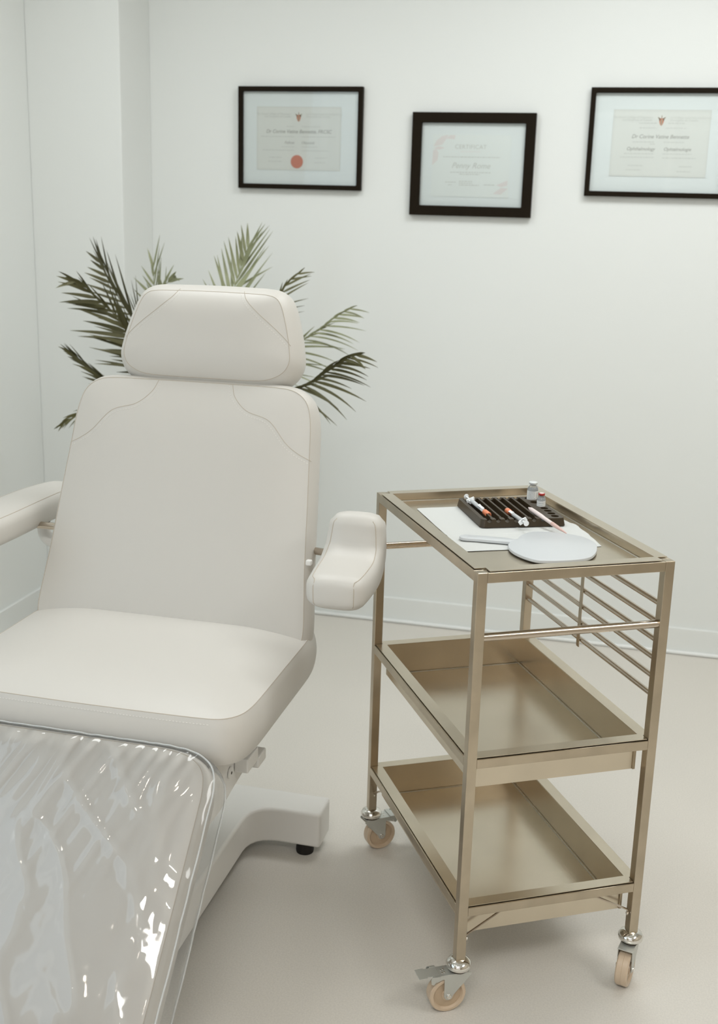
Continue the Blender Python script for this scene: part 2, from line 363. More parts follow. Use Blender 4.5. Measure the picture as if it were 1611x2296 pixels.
def picture(label, x0, x1, z0, z1, bw, cert, kind):
    cx, cz = (x0+x1)/2, (z0+z1)/2
    t = thing('picture_frame', (cx, -.002, z0), label, 'picture frame', group='framed certificates on the back wall')
    outer = rrect(x0, x1, z0, z1, .0015); inner = rrect(x0+bw, x1-bw, z0+bw, z1-bw, .003)
    n = len(outer); yb, yf = -.002, -.022
    V = [(a, yb, b) for a, b in outer]+[(a, yf, b) for a, b in outer]+[(a, yf, b) for a, b in inner]+[(a, yb-.006, b) for a, b in inner]
    F = []
    for k in range(n):
        j = (k+1) % n
        F += [(k, j, n+j, n+k), (n+k, n+j, 2*n+j, 2*n+k), (2*n+k, 2*n+j, 3*n+j, 3*n+k)]
    obj('frame', MB().add(V, F), M['blk'], t, bevel=.0012)
    obj('mat_board', MB().box(x0+bw-.004, x1-bw+.004, -.008, -.004, z0+bw-.004, z1-bw+.004), M['matboard'], t)
    obj('glass_pane', MB().box(x0+bw-.003, x1-bw+.003, -.0165, -.0150, z0+bw-.003, z1-bw+.003), M['pane'], t)
    a0, a1, b0, b1 = cert; W, H = a1-a0, b1-b0
    ce = obj('certificate', MB().box(a0, a1, -.0092, -.008, b0, b1), M['cert2'] if kind == 2 else M['cert'], t)
    y = -.0094; ym = (a0+a1)/2
    if kind != 2:
        bo = MB()
        for e in (0, .004):
            h = .0012 if e == 0 else .0006
            bo.box(a0+e, a1-e, y, -.0092, b1-e-h, b1-e).box(a0+e, a1-e, y, -.0092, b0+e, b0+e+h).box(a0+e, a0+e+h, y, -.0092, b0+e, b1-e).box(a1-e-h, a1-e, y, -.0092, b0+e, b1-e)
        obj('printed_border', bo, M['ink_line'], ce)
        cr = MB()      # crest: shield with small crown above
        z = b1-.17*H
        cr.prism([(-.007, .009), (.007, .009), (.0075, -.001), (.004, -.010), (0, -.0145), (-.004, -.010), (-.0075, -.001)], (ym, y, z), (1, 0, 0), (0, 0, 1), (0, -1, 0), .0003)
        obj('crest', cr, M['crest_r'], ce)
        cg = MB()
        cg.prism([(-.002, .006), (.002, .006), (.002, -.012), (-.002, -.012)], (ym, y-.0003, z), (1, 0, 0), (0, 0, 1), (0, -1, 0), .0003)
        for sx in (-1, 1):
            cg.prism([(sx*.006, .000), (sx*.010, .008), (sx*.013, .013), (sx*.009, .012), (sx*.004, .009)], (ym, y, z), (1, 0, 0), (0, 0, 1), (0, -1, 0), .0003)
        cg.prism([(-.0016, .009), (.0016, .009), (.001, .018), (-.001, .018)], (ym, y, z), (1, 0, 0), (0, 0, 1), (0, -1, 0), .0003)
        obj('crest_supporters', cg, M['crest_g'], ce)
        g = MB()
        def T_(s, sz, fx, fz, mt, al='CENTER', **k): text_obj(s, sz, a0+fx*W, b0+fz*H, y, mt, ce, al, **k)
        T_('The Royal College of Physicians', .0098, .405, .885, M['ink_pale'], 'RIGHT'); T_('and Surgeons of Canada', .0098, .405, .845, M['ink_pale'], 'RIGHT')
        T_('Le Collège royal des médecins et', .0098, .585, .885, M['ink_pale'], 'LEFT'); T_('chirurgiens du Canada', .0098, .585, .845, M['ink_pale'], 'LEFT')
        if kind == 1:
            T_('Dr Corine Vatine Bennette, FRCSC', .0165, .5, .61, M['ink'], shear=.25, bold=.0002)
            T_('Fellow', .0135, .45, .435, M['ink'], 'RIGHT', shear=.25); T_("l'Associé", .0135, .535, .435, M['ink'], 'LEFT', shear=.25)
            for i, (f0, f1, fz) in enumerate([(.36, .45, .69), (.54, .76, .69), (.05, .45, .53), (.54, .94, .53), (.3, .45, .37), (.54, .72, .37), (.07, .45, .315), (.54, .87, .31), (.15, .3, .2), (.7, .84, .2), (.14, .3, .135), (.69, .83, .125)]):
                greek(g, a0+f0*W, a0+f1*W, b0+fz*H, y, seed=i)
            s = MB().lathe([(.0001, 0), (.0225, 0), (.0225, .0008), (.021, .0012), (.0001, .0012)], (a0+.485*W, y, b0+.135*H), (0, -1, 0), 40, cap=False)
            obj('wax_seal', s, M['seal'], ce, label='round red seal')
        else:
            T_('Dr Corine Vatine Bennette', .0165, .5, .60, M['ink'], shear=.25, bold=.0002)
            T_('Ophthalmology', .0145, .455, .415, M['ink'], 'RIGHT', shear=.25, bold=.0002); T_('Ophtalmologie', .0145, .545, .415, M['ink'], 'LEFT', shear=.25, bold=.0002)
            for i, (f0, f1, fz) in enumerate([(.28, .46, .73), (.55, .76, .73), (.27, .455, .80), (.57, .75, .80), (.22, .45, .52), (.54, .75, .52), (.4, .45, .49), (.14, .45, .345), (.54, .84, .345), (.1, .45, .29), (.54, .89, .285), (.19, .34, .165), (.72, .85, .16), (.17, .33, .1), (.7, .84, .085)]):
                greek(g, a0+f0*W, a0+f1*W, b0+fz*H, y, seed=i+30)
        obj('small_print', g, M['ink_pale'], ce)
    else:
        def T_(s, sz, fx, fz, mt, al='CENTER', **k): text_obj(s, sz, a0+fx*W, b0+fz*H, y, mt, ce, al, **k)
        T_('CERTIFICAT', .0195, .49, .80, M['ink_pale'], spacing=1.05)
        T_('DE FORMATION', .0075, .49, .725, M['blush'], spacing=1.3)
        T_('Penny Rome', .026, .50, .50, M['ink_pale'], shear=.35)
        g = MB()
        for i, (f0, f1, fz) in enumerate([(.14, .87, .64), (.24, .76, .395), (.36, .62, .365), (.18, .32, .235), (.22, .27, .19), (.36, .53, .25), (.36, .53, .22), (.36, .62, .19), (.68, .82, .20)]):
            greek(g, a0+f0*W, a0+f1*W, b0+fz*H, y, seed=i+60)
        obj('small_print', g, M['ink_pale'], ce)
        pf = MB()
        def pp(P): pf.prism([(a*W, b*H) for a, b in P], (a0, y, b0), (1, 0, 0), (0, 0, 1), (0, -1, 0), .0003)
        pp([(.01, .80), (.12, .83), (.16, .90), (.20, .99), (.12, .97), (.05, .90)]); pp([(.17, .93), (.28, .92), (.29, .985), (.22, .985)])
        pp([(.01, .77), (.08, .81), (.16, .78), (.09, .75)]); pp([(0, .50), (.07, .58), (.08, .70), (.05, .76), (.01, .74)])
        pp([(.80, .06), (.90, .05), (.99, .15), (.90, .16)]); pp([(.84, .20), (.98, .28), (.98, .20), (.90, .17)])
        obj('blush_marbling', pf, M['blush'], ce)
picture('black framed certificate with a red seal, leftmost on the wall', -1.2083, -.7556, 1.5858, 1.9303, .0165, (-1.142, -.834, 1.651, 1.864), 1)
picture('thick black framed certificate hung lower between the two others', -.5788, -.1579, 1.5097, 1.8491, .0335, (-.507, -.238, 1.574, 1.779), 2)
picture('black framed certificate at the right, cut by the photo edge', .0159, .4700, 1.5872, 1.9303, .0165, (.0930, .4020, 1.653, 1.863), 3)

# ------------------------------------------------------------------ potted palm behind the chair
palm = thing('potted_palm', (-1.06, -.62, 0), 'tall green palm in a pot behind the treatment chair', 'plant')
P0 = (-1.06, -.62, 0)
obj('pot', MB().lathe([(.001, .0), (.115, .0), (.13, .02), (.16, .30), (.165, .32), (.15, .32), (.146, .28), (.001, .28)], P0, n=40, cap=False), M['pot'], palm, smooth=True)
obj('soil', MB().lathe([(.001, .285), (.143, .283)], P0, n=32, cap=False), M['soil'], palm)
st = MB()
st.tube(catmull([(-1.06, -.62, .27), (-1.065, -.625, .5), (-1.079, -.65, .77)], 6), [.022]*6+[.02]*6+[.014], 10)
obj('trunk', st, M['stem'], palm, smooth=True)
FR = {
'A':[(-1.079,-0.650,0.755),(-1.177,-0.670,0.911),(-1.283,-0.700,1.065),(-1.324,-0.720,1.127),(-1.345,-0.740,1.173),(-1.373,-0.760,1.206),(-1.404,-0.780,1.240),(-1.421,-0.800,1.272),(-1.443,-0.820,1.285)],
'A2':[(-1.079,-0.650,0.755),(-1.204,-0.660,0.937),(-1.286,-0.660,1.075),(-1.330,-0.660,1.158),(-1.386,-0.660,1.239),(-1.423,-0.650,1.293),(-1.446,-0.640,1.333)],
'B':[(-1.079,-0.650,0.755),(-1.257,-0.700,0.867),(-1.377,-0.750,0.964),(-1.414,-0.780,1.008),(-1.449,-0.800,1.042),(-1.475,-0.820,1.070)],
'C':[(-1.079,-0.650,0.755),(-1.250,-0.750,0.847),(-1.338,-0.850,0.893),(-1.403,-0.900,0.892),(-1.423,-0.920,0.880),(-1.438,-0.940,0.866)],
'D':[(-1.079,-0.650,0.755),(-1.205,-0.600,0.972),(-1.289,-0.550,1.180),(-1.328,-0.500,1.261),(-1.339,-0.480,1.318)],
'D2':[(-1.079,-0.650,0.755),(-1.165,-0.620,1.049),(-1.264,-0.580,1.240),(-1.243,-0.580,1.280),(-1.216,-0.600,1.293)],
'E':[(-1.079,-0.650,0.755),(-1.067,-0.600,1.052),(-1.047,-0.550,1.233),(-1.040,-0.520,1.271),(-1.027,-0.500,1.330),(-1.010,-0.480,1.393)],
'F':[(-1.079,-0.650,0.755),(-0.969,-0.620,1.060),(-0.881,-0.600,1.216),(-0.863,-0.580,1.264),(-0.843,-0.570,1.296),(-0.817,-0.560,1.320)],
'G':[(-1.079,-0.650,0.755),(-0.931,-0.600,0.974),(-0.829,-0.550,1.089),(-0.801,-0.520,1.118),(-0.755,-0.500,1.151),(-0.710,-0.480,1.190),(-0.674,-0.460,1.212)],
'H':[(-1.079,-0.650,0.755),(-0.890,-0.720,0.924),(-0.746,-0.780,0.994),(-0.689,-0.800,1.027),(-0.639,-0.820,1.064),(-0.584,-0.840,1.102),(-0.550,-0.860,1.116)],
}
def leaflet(mb, p, d, L, wd, droop, side, K=9):
    d = d.normalized(); pts = []
    dz = Vector((0, 0, -1))
    q = p.copy(); dd = d.copy()
    wdir = (d.cross(Vector((0, 1, 0)))*.8+Vector((0, 1, 0))*.35*side)
    V = []; step = L/K
    for k in range(K+1):
        t = k/K; ww = wd*(min(1, .35+3.2*t))*(1-t**2.2)+.0002
        wv = dd.cross(Vector((0, 1, 0))); wv = (wv.normalized()*.85+Vector((0, .5*side, 0))).normalized()
        V += [q-wv*ww, q+Vector((0, -.15*ww, 0)), q+wv*ww]
        dd = (dd+(dz*droop/K)).normalized(); q = q+dd*step
    F = []
    for k in range(K):
        a = 3*k; F += [(a, a+1, a+4, a+3), (a+1, a+2, a+5, a+4)]
    mb.add(V, F)
def frond(key, t0, n, aL, LL, aR, LR, droop, wd, material, seed, tipL=.6, lift=0.0):
    rn = random.Random(seed)
    P = catmull(FR[key], 10); N = len(P); mb = MB()
    L = [0]
    for a, b in zip(P, P[1:]): L.append(L[-1]+(b-a).length)
    tot = L[-1]
    rs = [max(.0045*(1-.8*l/tot), .0012) for l in L]
    mb.tube(P, rs, 6)
    def at(s):
        for i in range(N-1):
            if L[i+1] >= s or i == N-2:
                t = (s-L[i])/max(L[i+1]-L[i], 1e-9); return P[i].lerp(P[i+1], min(t, 1)), (P[i+1]-P[i]).normalized()
    for k in range(n):
        u = k/(n-1); s = tot*(t0+(1-t0)*u); p, tg = at(s)
        nx = Vector((0, 1, 0)).cross(tg)   # points to the right of the rachis seen from the front (+x for upward)
        nx.normalize()
        env = (.75+.55*sin(pi*min(1, u*.9+.1)))*(1-(1-tipL)*u**2)
        for side, ang, LN in ((-1, aL, LL), (1, aR, LR)):
            if LN <= 0: continue
            a = radians(ang*(1-.45*u)+rn.uniform(-6, 6)); l = LN*env*rn.uniform(.86, 1.12)
            d = tg*cos(a)+nx*side*sin(a)+Vector((0, rn.uniform(-.35, .2), lift))
            leaflet(mb, p, d, l, wd*rn.uniform(.8, 1.2), droop*rn.uniform(.6, 1.3), side)
    obj('frond', mb, material, palm, smooth=2)
frond('A', .12, 30, 50, .160, 24, .13, .22, .0066, M['leaf'], 1, .62)
frond('A2', .28, 22, 56, .12, 20, .175, .10, .0058, M['leaf'], 2, .75)
frond('B', .42, 24, 15, .075, 12, .095, .15, .0040, M['leaf'], 3, .6)
frond('C', .58, 9, 20, .07, 25, .075, .6, .0038, M['leaf'], 4, .6)
frond('D', .45, 13, 26, .09, 24, .145, .02, .0048, M['leaf_pale'], 5, .9)
frond('D2', .70, 6, 20, .05, 30, .08, .3, .0056, M['leaf_pale'], 6, .8)
frond('E', .46, 18, 36, .14, 27, .19, .05, .0054, M['leaf_pale'], 7, .72)
frond('F', .50, 13, 8, .06, 46, .11, .18, .0036, M['leaf'], 8, .7)
frond('G', .42, 20, 8, .07, 48, .145, .42, .0036, M['leaf_pale'], 9, .6)
frond('H', .38, 24, 10, .085, 44, .145, .45, .0044, M['leaf'], 10, .7)

# ------------------------------------------------------------------ treatment chair
CX = -.735
chair = thing('treatment_chair', (CX, -2.0, 0), 'cream vinyl reclining treatment chair with armrests on a white base', 'treatment chair')
def slab(outline, O, U, V, N, thick, crown, bulge, rings=14, n=220, p=4.0, shape=None, corner=None):
    """upholstered cushion: outline (u,v) is the seam; crown is the puff of the face, bulge that of the side band"""
    O, U, V, N = map(Vector, (O, U, V, N))
    P = resample([(a, b, 0) for a, b in outline], n)
    c = Vector((sum(q.x for q in P)/n, sum(q.y for q in P)/n, 0))
    nr = []
    for i in range(n):
        t = (P[(i+1) % n]-P[i-1]); q = Vector((t.y, -t.x, 0)).normalized()
        if q.dot(P[i]-c) < 0: q = -q
        nr.append(q)
    def w(q, h):
        if shape: h += shape(q.x, q.y)
        return O+U*q.x+V*q.y+N*h
    V_, F = [], []
    V_.append(w(c, crown))
    rr_ = [1-(1-(k/rings))**1.7 for k in range(1, rings+1)]
    for r in rr_: V_ += [w(c+(q-c)*r, crown*(1-r**p)) for q in P]
    F += [(0, 1+i, 1+(i+1) % n) for i in range(n)]
    for k in range(rings-1):
        a, b = 1+k*n, 1+(k+1)*n
        F += [(a+i, a+(i+1) % n, b+(i+1) % n, b+i) for i in range(n)]
    face = MB().add(V_, F)
    band = MB(); V2 = []
    K = 9
    for k in range(K+1):
        t = k/K; V2 += [w(P[i]+nr[i]*(bulge*sin(pi*t)**.7), -thick*t) for i in range(n)]
    F2 = []
    for k in range(K):
        a, b = k*n, (k+1)*n; F2 += [(a+i, a+(i+1) % n, b+(i+1) % n, b+i) for i in range(n)]
    V2.append(w(c, -thick)); e = len(V2)-1; F2 += [(K*n+i, K*n+(i+1) % n, e) for i in range(n)]
    face.add(V2, F2)
    rim = [w(P[i], 0) for i in range(n)]
    return face, rim
def drape(mb, pts, O, U, V, N, off=.0006, up=.2):
    O, U, V, N = map(Vector, (O, U, V, N))
    bv = BVHTree.FromPolygons([tuple(v) for v in mb.v], mb.f)
    out = []
    for a, b in pts:
        h = bv.ray_cast(O+U*a+V*b+N*up, -N)
        if h[0] is not None: out.append(h[0]+N*off)
    return out
def stitches(mb, pts, step=.0065, ln=.0032, r=.0005):
    R = resample(pts, max(3, int(sum((b-a).length for a, b in zip(pts, pts[1:]))/step)), closed=False)
    for a, b in zip(R, R[1:]):
        d = (b-a); 
        if d.length > 1e-6: mb.tube([a, a+d.normalized()*ln], r, 4)
def seams(part, faces, rim, curves, O, U, V, N, r=.0008, sidestitch=None):
    s = MB(); s.tube(rim, r*.9, 6, closed=True)
    t = MB()
    for cv in curves:
        pts = drape(faces, [(q.x, q.y) for q in catmull([(a, b, 0) for a, b in cv], 12)], O, U, V, N, .0001)
        s.tube(pts, r*.75, 6)
        # stitched row 8 mm towards the corner
        c2 = [(q.x, q.y) for q in catmull([(a, b, 0) for a, b in cv], 12)]
        o = []
        for i in range(len(c2)):
            dx = c2[min(i+1, len(c2)-1)][0]-c2[max(i-1, 0)][0]; dy = c2[min(i+1, len(c2)-1)][1]-c2[max(i-1, 0)][1]; l = sqrt(dx*dx+dy*dy)+1e-9
            sg = 1 if (c2[0][0] < 0) else -1
            o.append((c2[i][0]-dy/l*.008*-sg*-1, c2[i][1]+dx/l*.008*sg*-1*-1))
        stitches(t, drape(faces, o, O, U, V, N, .0002))
    obj('seam', s, M['seam'], part, smooth=2)
    if sidestitch: stitches(t, sidestitch)
    if t.v: obj('stitching', t, M['stitch'], part)

def mirrored(half):    # half outline from bottom centre up the right side to top centre
    return half+[(-a, b) for a, b in half[::-1] if abs(a) > 1e-6]
def smooth_outline(pts, sub=6): return [(q.x, q.y) for q in catmull([(a, b, 0) for a, b in pts], sub, closed=True)]

# backrest
a = radians(20)
BO, BU, BV, BN = (CX-.003, -1.80, .62), (1, 0, 0), (0, sin(a), cos(a)), (0, -cos(a), sin(a))
half = [(0, -.075), (.15, -.075), (.26, -.073), (.296, -.062), (.313, -.035), (.319, 0), (.313, .07), (.307, .13), (.302, .20), (.2975, .27), (.293, .33), (.2885, .39), (.285, .44), (.280, .475), (.271, .503), (.255, .522), (.23, .534), (.19, .538), (.12, .5385), (0, .539)]
bo = smooth_outline(mirrored(half))
fc, rim = slab(bo, BO, BU, BV, BN, .075, .020, .013, p=5)
back = obj('backrest', fc, M['vinyl'], chair, smooth=True, angle=50)
cvL = [(-.090, .538), (-.102, .508), (-.135, .478), (-.19, .459), (-.234, .412), (-.262, .392), (-.293, .378)]
cvR = [(-x, y) for x, y in cvL]
seams(back, fc, rim, [cvL, cvR[::1]], BO, BU, BV, BN)
# headrest
a = radians(16)
HO, HU, HV, HN = (CX+.011, -1.608, 1.126), (1, 0, 0), (0, sin(a), cos(a)), (0, -cos(a), sin(a))
half = [(0, .010), (.08, .010), (.14, .012), (.172, .020), (.196, .036), (.207, .06), (.204, .09), (.196, .125), (.184, .165), (.174, .190), (.162, .205), (.14, .212), (.09, .214), (0, .215)]
ho = smooth_outline(mirrored([(x*.975, y*.975) for x, y in half]))
fc, rim = slab(ho, HO, HU, HV, HN, .095, .020, .023, p=4)
head = obj('headrest', fc, M['vinyl'], chair, smooth=True, angle=50)
cvL = [(-.078, .214), (-.092, .190), (-.125, .160), (-.155, .137), (-.185, .112), (-.201, .095)]
seams(head, fc, rim, [cvL, [(-x, y) for x, y in cvL]], HO, HU, HV, HN,
      sidestitch=[Vector(HO)+Vector(HU)*x+Vector(HV)*(.004+.00*abs(x))+Vector(HN)*(-.010) for x in [-.17+.34*k/60 for k in range(61)]])
obj('headrest_post', MB().tube([(CX-.07, -1.56, 1.05), (CX-.07, -1.53, 1.17)], .008, 12).tube([(CX+.07, -1.56, 1.05), (CX+.07, -1.53, 1.17)], .008, 12), M['rod'], chair, smooth=True)
# seat
SO, SU, SV, SN = (CX, -1.70, .600), (1, 0, 0), (0, -1, 0), (0, 0, 1)
half = [(0, 0), (.2, 0), (.285, .002), (.312, .015), (.322, .05), (.325, .10), (.325, .25), (.325, .40), (.323, .46), (.316, .495), (.300, .519), (.275, .532), (.22, .537), (.1, .540), (0, .541)]
so = smooth_outline(mirrored(half))
def seat_shape(x, y): return -.006*cos(x*14)*max(0, 1-y/.4)+.008*max(0, 1-y/.3)*0
fc, rim = slab(so, SO, SU, SV, SN, .094, .028, .010, p=4)
seat = obj('seat', fc, M['vinyl'], chair, smooth=True, angle=50)
fs = MB(); zf = [(CX-.262, -2.2405-.0025-.010*sin(pi*k/12)**.7, .600-.085*k/12) for k in range(13)]
s2 = MB(); s2.tube(zf, .0008, 6); obj('seam', s2, M['seam'], seat)
stt = MB()
for dx in (-.008, .008): stitches(stt, [Vector((p[0]+dx, p[1]-.0005, p[2])) for p in zf], .008, .0042)
obj('stitching', stt, M['stitch'], seat)
seams(seat, fc, rim, [], SO, SU, SV, SN, sidestitch=[Vector((SO[0]+q[0], SO[1]-q[1]-.0065, .592)) for q in [(x, .541-.004*(x/.25)**4) for x in [-.27+.54*k/80 for k in range(81)]]])
# footrest (calf cushion), hanging forward and down
a = radians(45.6)
FO, FU, FV, FN = (CX, -2.272, .548), (1, 0, 0), (0, -cos(a), -sin(a)), (0, -sin(a), cos(a))
half = [(0, 0), (.15, 0), (.215, .003), (.250, .012), (.274, .032), (.284, .065), (.286, .12), (.287, .3), (.287, .45), (.284, .51), (.27, .545), (.24, .56), (.15, .563), (0, .563)]
fo = smooth_outline(mirrored(half))
fc, rim = slab(fo, FO, FU, FV, FN, .075, .018, .010, p=4)
foot = obj('footrest', fc, M['vinyl'], chair, smooth=True, angle=50)
seams(foot, fc, rim, [], FO, FU, FV, FN)

# clear plastic cover pulled over the footrest (a thing of its own)
def cover():
    out = [(x*1.065, -.008+(y)*1.0) for x, y in fo]
    n = 420; P = resample([(a, b, 0) for a, b in out], n); c = Vector((0, .28, 0))
    O, U, V, N = map(Vector, (FO, FU, FV, FN))
    def wr(x, y):
        # folds that run down from the gathered top edge, fading downwards, plus slack creases
        top = math.exp(-y/.17)
        s = x+.38*y
        f1 = noise.noise(Vector((s*26, y*5, 1.3))); f2 = noise.noise(Vector((s*55, y*9, 7.7)))
        f3 = noise.noise(Vector(((x-.8*y)*9, (y+.3*x)*4, 3.1)))
        r1 = 1-abs(f1)*2.2; r3 = 1-abs(f3)*2.6
        e = max(0, (abs(x)-.17)/.12)
        f4 = noise.noise(Vector((x*60, y*10, 5.5)))
        return .0034*top*r1+.0018*top*f2+.0030*max(0, r3)**2+.0016*e*f4
    rings = 120; VV = [O+N*.026]; FF = []
    for k in range(1, rings+1):
        r = k/rings
        for q in P:
            z = c+(q-c)*r
            h = .0045+.018*(1-r**4)
            if r > .9: h -= .010*((r-.9)/.1)**2
            VV.append(O+U*z.x+V*z.y+N*(h+wr(z.x, z.y)))
    VV[0] = O+V*c.y+N*(.0225+wr(0, c.y))
    FF += [(0, 1+i, 1+(i+1) % n) for i in range(n)]
    for k in range(rings-1):
        a_, b_ = 1+k*n, 1+(k+1)*n; FF += [(a_+i, a_+(i+1) % n, b_+(i+1) % n, b_+i) for i in range(n)]
    # sides wrapping back
    base = 1+(rings-1)*n; K2 = 16; start = len(VV)
    for k in range(1, K2+1):
        t = k/K2
        for i in range(n):
            q = P[i]; tt = (P[(i+1) % n]-P[i-1]); nn = Vector((tt.y, -tt.x, 0)).normalized()
            if nn.dot(q-c) < 0: nn = -nn
            s = i/n*40
            o = .006*sin(pi*t)+.004*noise.noise(Vector((q.x*18, q.y*18, t*3)))*sin(pi*t)
            ed = VV[base+i]
            VV.append(ed+(U*nn.x+V*nn.y)*o-N*(.080*t))
    prev = base
    for k in range(K2):
        b_ = start+k*n
        FF += [(prev+i, prev+(i+1) % n, b_+(i+1) % n, b_+i) for i in range(n)]
        prev = b_
    rimp = [VV[base+i] for i in range(n)]; low = [VV[prev+i] for i in range(n)]
    cut = 1+rings*n
    FA = [f for f in FF if max(f) < cut]
    FB = [tuple(i-base for i in f) for f in FF if max(f) >= cut]
    return MB().add(VV[:cut], FA), MB().add(VV[base:], FB), rimp, low
cmb, smb, crim, clow = cover()
pc = thing('plastic_cover', tuple(FO), 'clear wrinkled plastic cover pulled over the chair footrest', 'plastic cover')
obj('film', cmb, M['film'], pc, smooth=2)
obj('side_skirt', smb, M['skirt'], pc, smooth=2)
obj('welded_seam', MB().tube(crim, .0017, 6, closed=True), M['hem'], pc, smooth=2)
obj('hem', MB().tube(clow, .0022, 6, closed=True), M['hem'], pc, smooth=2)

# armrests: padded bars swept along a side profile
def arm(spine, cx, a_=.062, b_=.037, name='armrest', flip=1):
    S = resample([(0, y, z) for y, z in spine], 34, closed=False); n = 40; V = []; N = len(S)
    sec = []
    for k in range(n):
        t = 2*pi*k/n; e = .62
        c_, s_ = cos(t), sin(t)
        sec.append((a_*math.copysign(abs(c_)**e, c_), b_*math.copysign(abs(s_)**e, s_)))
    rails = [[], []]
    tot = N-1
    for i, p in enumerate(S):
        t = (S[min(i+1, N-1)]-S[max(i-1, 0)]).normalized(); nn = Vector((0, -t.z, t.y)) if t.y < 0 else Vector((0, t.z, -t.y))
        nn = Vector((0, t.z, -t.y))*1.0
        if nn.z < 0 or (abs(nn.z) < .3 and nn.y > 0): nn = -nn
        f = min(i, tot-i)/2.2; sc = 1 if f >= 1 else .86+.14*sqrt(max(0, 1-(1-f)**2))
        bx = .93+.17*sin(pi*.9*i/tot)
        for (u, v) in sec: V.append(Vector((cx+u*sc*bx, 0, 0))+p+nn*v*sc)
        for j, sg in enumerate((-1, 1)): rails[j].append(Vector((cx+sg*a_*.80*sc*bx, 0, 0))+p+nn*(b_*.93*sc))
    F = []
    for i in range(N-1):
        A, B = i*n, (i+1)*n; F += [(A+k, A+(k+1) % n, B+(k+1) % n, B+k) for k in range(n)]
    # domed ends
    for idx, base in ((0, 0), (N-1, (N-1)*n)):
        t = (S[1]-S[0]).normalized()*-1 if idx == 0 else (S[-1]-S[-2]).normalized()
        ring = base; cpt = sum((V[base+k] for k in range(n)), Vector())/n
        for q, (sc, off) in enumerate(((.90, .006), (.6, .010), (.3, .0115))):
            st_ = len(V); V += [cpt+(V[base+k]-cpt)*sc+t*off for k in range(n)]
            F += [(ring+k, ring+(k+1) % n, st_+(k+1) % n, st_+k) for k in range(n)]; ring = st_
        V.append(cpt+t*.012); F += [(ring+k, ring+(k+1) % n, len(V)-1) for k in range(n)]
    o = obj(name, MB().add(V, F), M['vinyl'], chair, smooth=True, angle=60)
    bv = BVHTree.FromPolygons([tuple(v) for v in V], F)
    s = MB(); stt = MB()
    for rl in rails:
        pts = []
        e1, t1 = rl[-1], (S[-1]-S[-2]).normalized()
        ext = [e1+t1*.006+Vector((0, 0, -.012*k)) for k in (.4, 1.2, 2.2, 3.2, 4.2, 5.0)]
        for q in rl+ext:
            h = bv.find_nearest(q); pts.append(h[0]+(q-h[0]).normalized()*0 if h[0] else q)
        s.tube(pts, .0009, 6)
        stitches(stt, [p+Vector((-.007 if rl is rails[1] else .007, 0, .0012)) for p in pts[int(N*.45):N]])
    obj('seam', s, M['seam'], o, smooth=2); obj('stitching', stt, M['stitch'], o)
    return o
spR = catmull([(0, -1.787, .888), (0, -1.792, .850), (0, -1.806, .815), (0, -1.848, .788), (0, -1.908, .780), (0, -1.972, .776)], 8)
arm([(q.y, q.z) for q in spR], -.305)
spL = catmull([(0, -1.44, .785), (0, -1.60, .795), (0, -1.80, .797), (0, -1.95, .798), (0, -2.08, .790)], 8)
arm([(q.y, q.z) for q in spL], -1.165)
obj('armrest_rod', MB().tube([(-.47, -1.690, .775), (-.425, -1.694, .776), (-.345, -1.800, .806)], .0085, 16), M['rod'], chair, smooth=True)
obj('armrest_rod', MB().tube([(-1.01, -1.70, .775), (-1.13, -1.70, .775)], .0085, 16), M['rod'], chair, smooth=True)
obj('armrest_bracket', MB().tube(catmull([(-1.02, -1.62, .70), (-1.08, -1.63, .705), (-1.12, -1.64, .73), (-1.125, -1.64, .765)], 6), .016, 12), M['white_metal'], chair, smooth=True)
obj('armrest_clip', MB().box(-.424, -.411, -1.772, -1.758, .764, .776), M['white_metal'], chair, bevel=.003)

# base and lifting parts
def rounded_poly(P, R, n=6):
    out = []; N = len(P)
    for i in range(N):
        p = Vector((*P[i], 0)); a_ = Vector((*P[i-1], 0))-p; b_ = Vector((*P[(i+1) % N], 0))-p; r = R[i]
        if r <= 0: out.append((p.x, p.y)); continue
        an = a_.angle(b_); d = r/math.tan(an/2); s = p+a_.normalized()*d; e = p+b_.normalized()*d
        for k in range(n+1):
            t = k/n; q = s*(1-t)**2+p*2*t*(1-t)+e*t*t; out.append((q.x, q.y))
    return out
bx0, bx1 = CX-.165, CX+.165
poly = rounded_poly([(CX-.335, -1.60), (CX-.335, -1.692), (bx0, -1.692), (bx0, -2.62), (bx1, -2.62), (bx1, -1.692), (CX+.335, -1.692), (CX+.335, -1.60)],
                    [.01, .01, .07, .01, .01, .07, .01, .01])
obj('base', MB().prism(poly, (0, 0, .03), (1, 0, 0), (0, 1, 0), (0, 0, 1), .09), M['white_metal'], chair, bevel=.012, seg=4, smooth=True, angle=50)
for sx in (-1, 1):
    d = Vector((sx*.84, .56 if sx > 0 else .56, 0)).normalized(); q = Vector((-d.y, d.x, 0)); c0 = Vector((CX+sx*.08, -2.72, .03))
    L = .46; P = [(0, -.05), (L-.03, -.05), (L-.01, -.043), (L, -.025), (L, .025), (L-.01, .043), (L-.03, .05), (0, .05)]
    obj('front_foot', MB().prism(P, c0, d, q, (0, 0, 1), .085), M['white_metal'], chair, bevel=.02, seg=5, smooth=True, angle=50)
for sx in (-1, 1):
    obj('foot_pad', MB().lathe([(.001, 0), (.021, 0), (.022, .006), (.020, .031), (.001, .031)], (CX+sx*.29, -1.662, .0005), n=28, cap=False), M['rubber'], chair, smooth=True, label='black rubber foot pad')
obj('lift_column', MB().box(CX-.13, CX+.10, -2.10, -1.85, .121, .50), M['white_metal'], chair, bevel=.01)
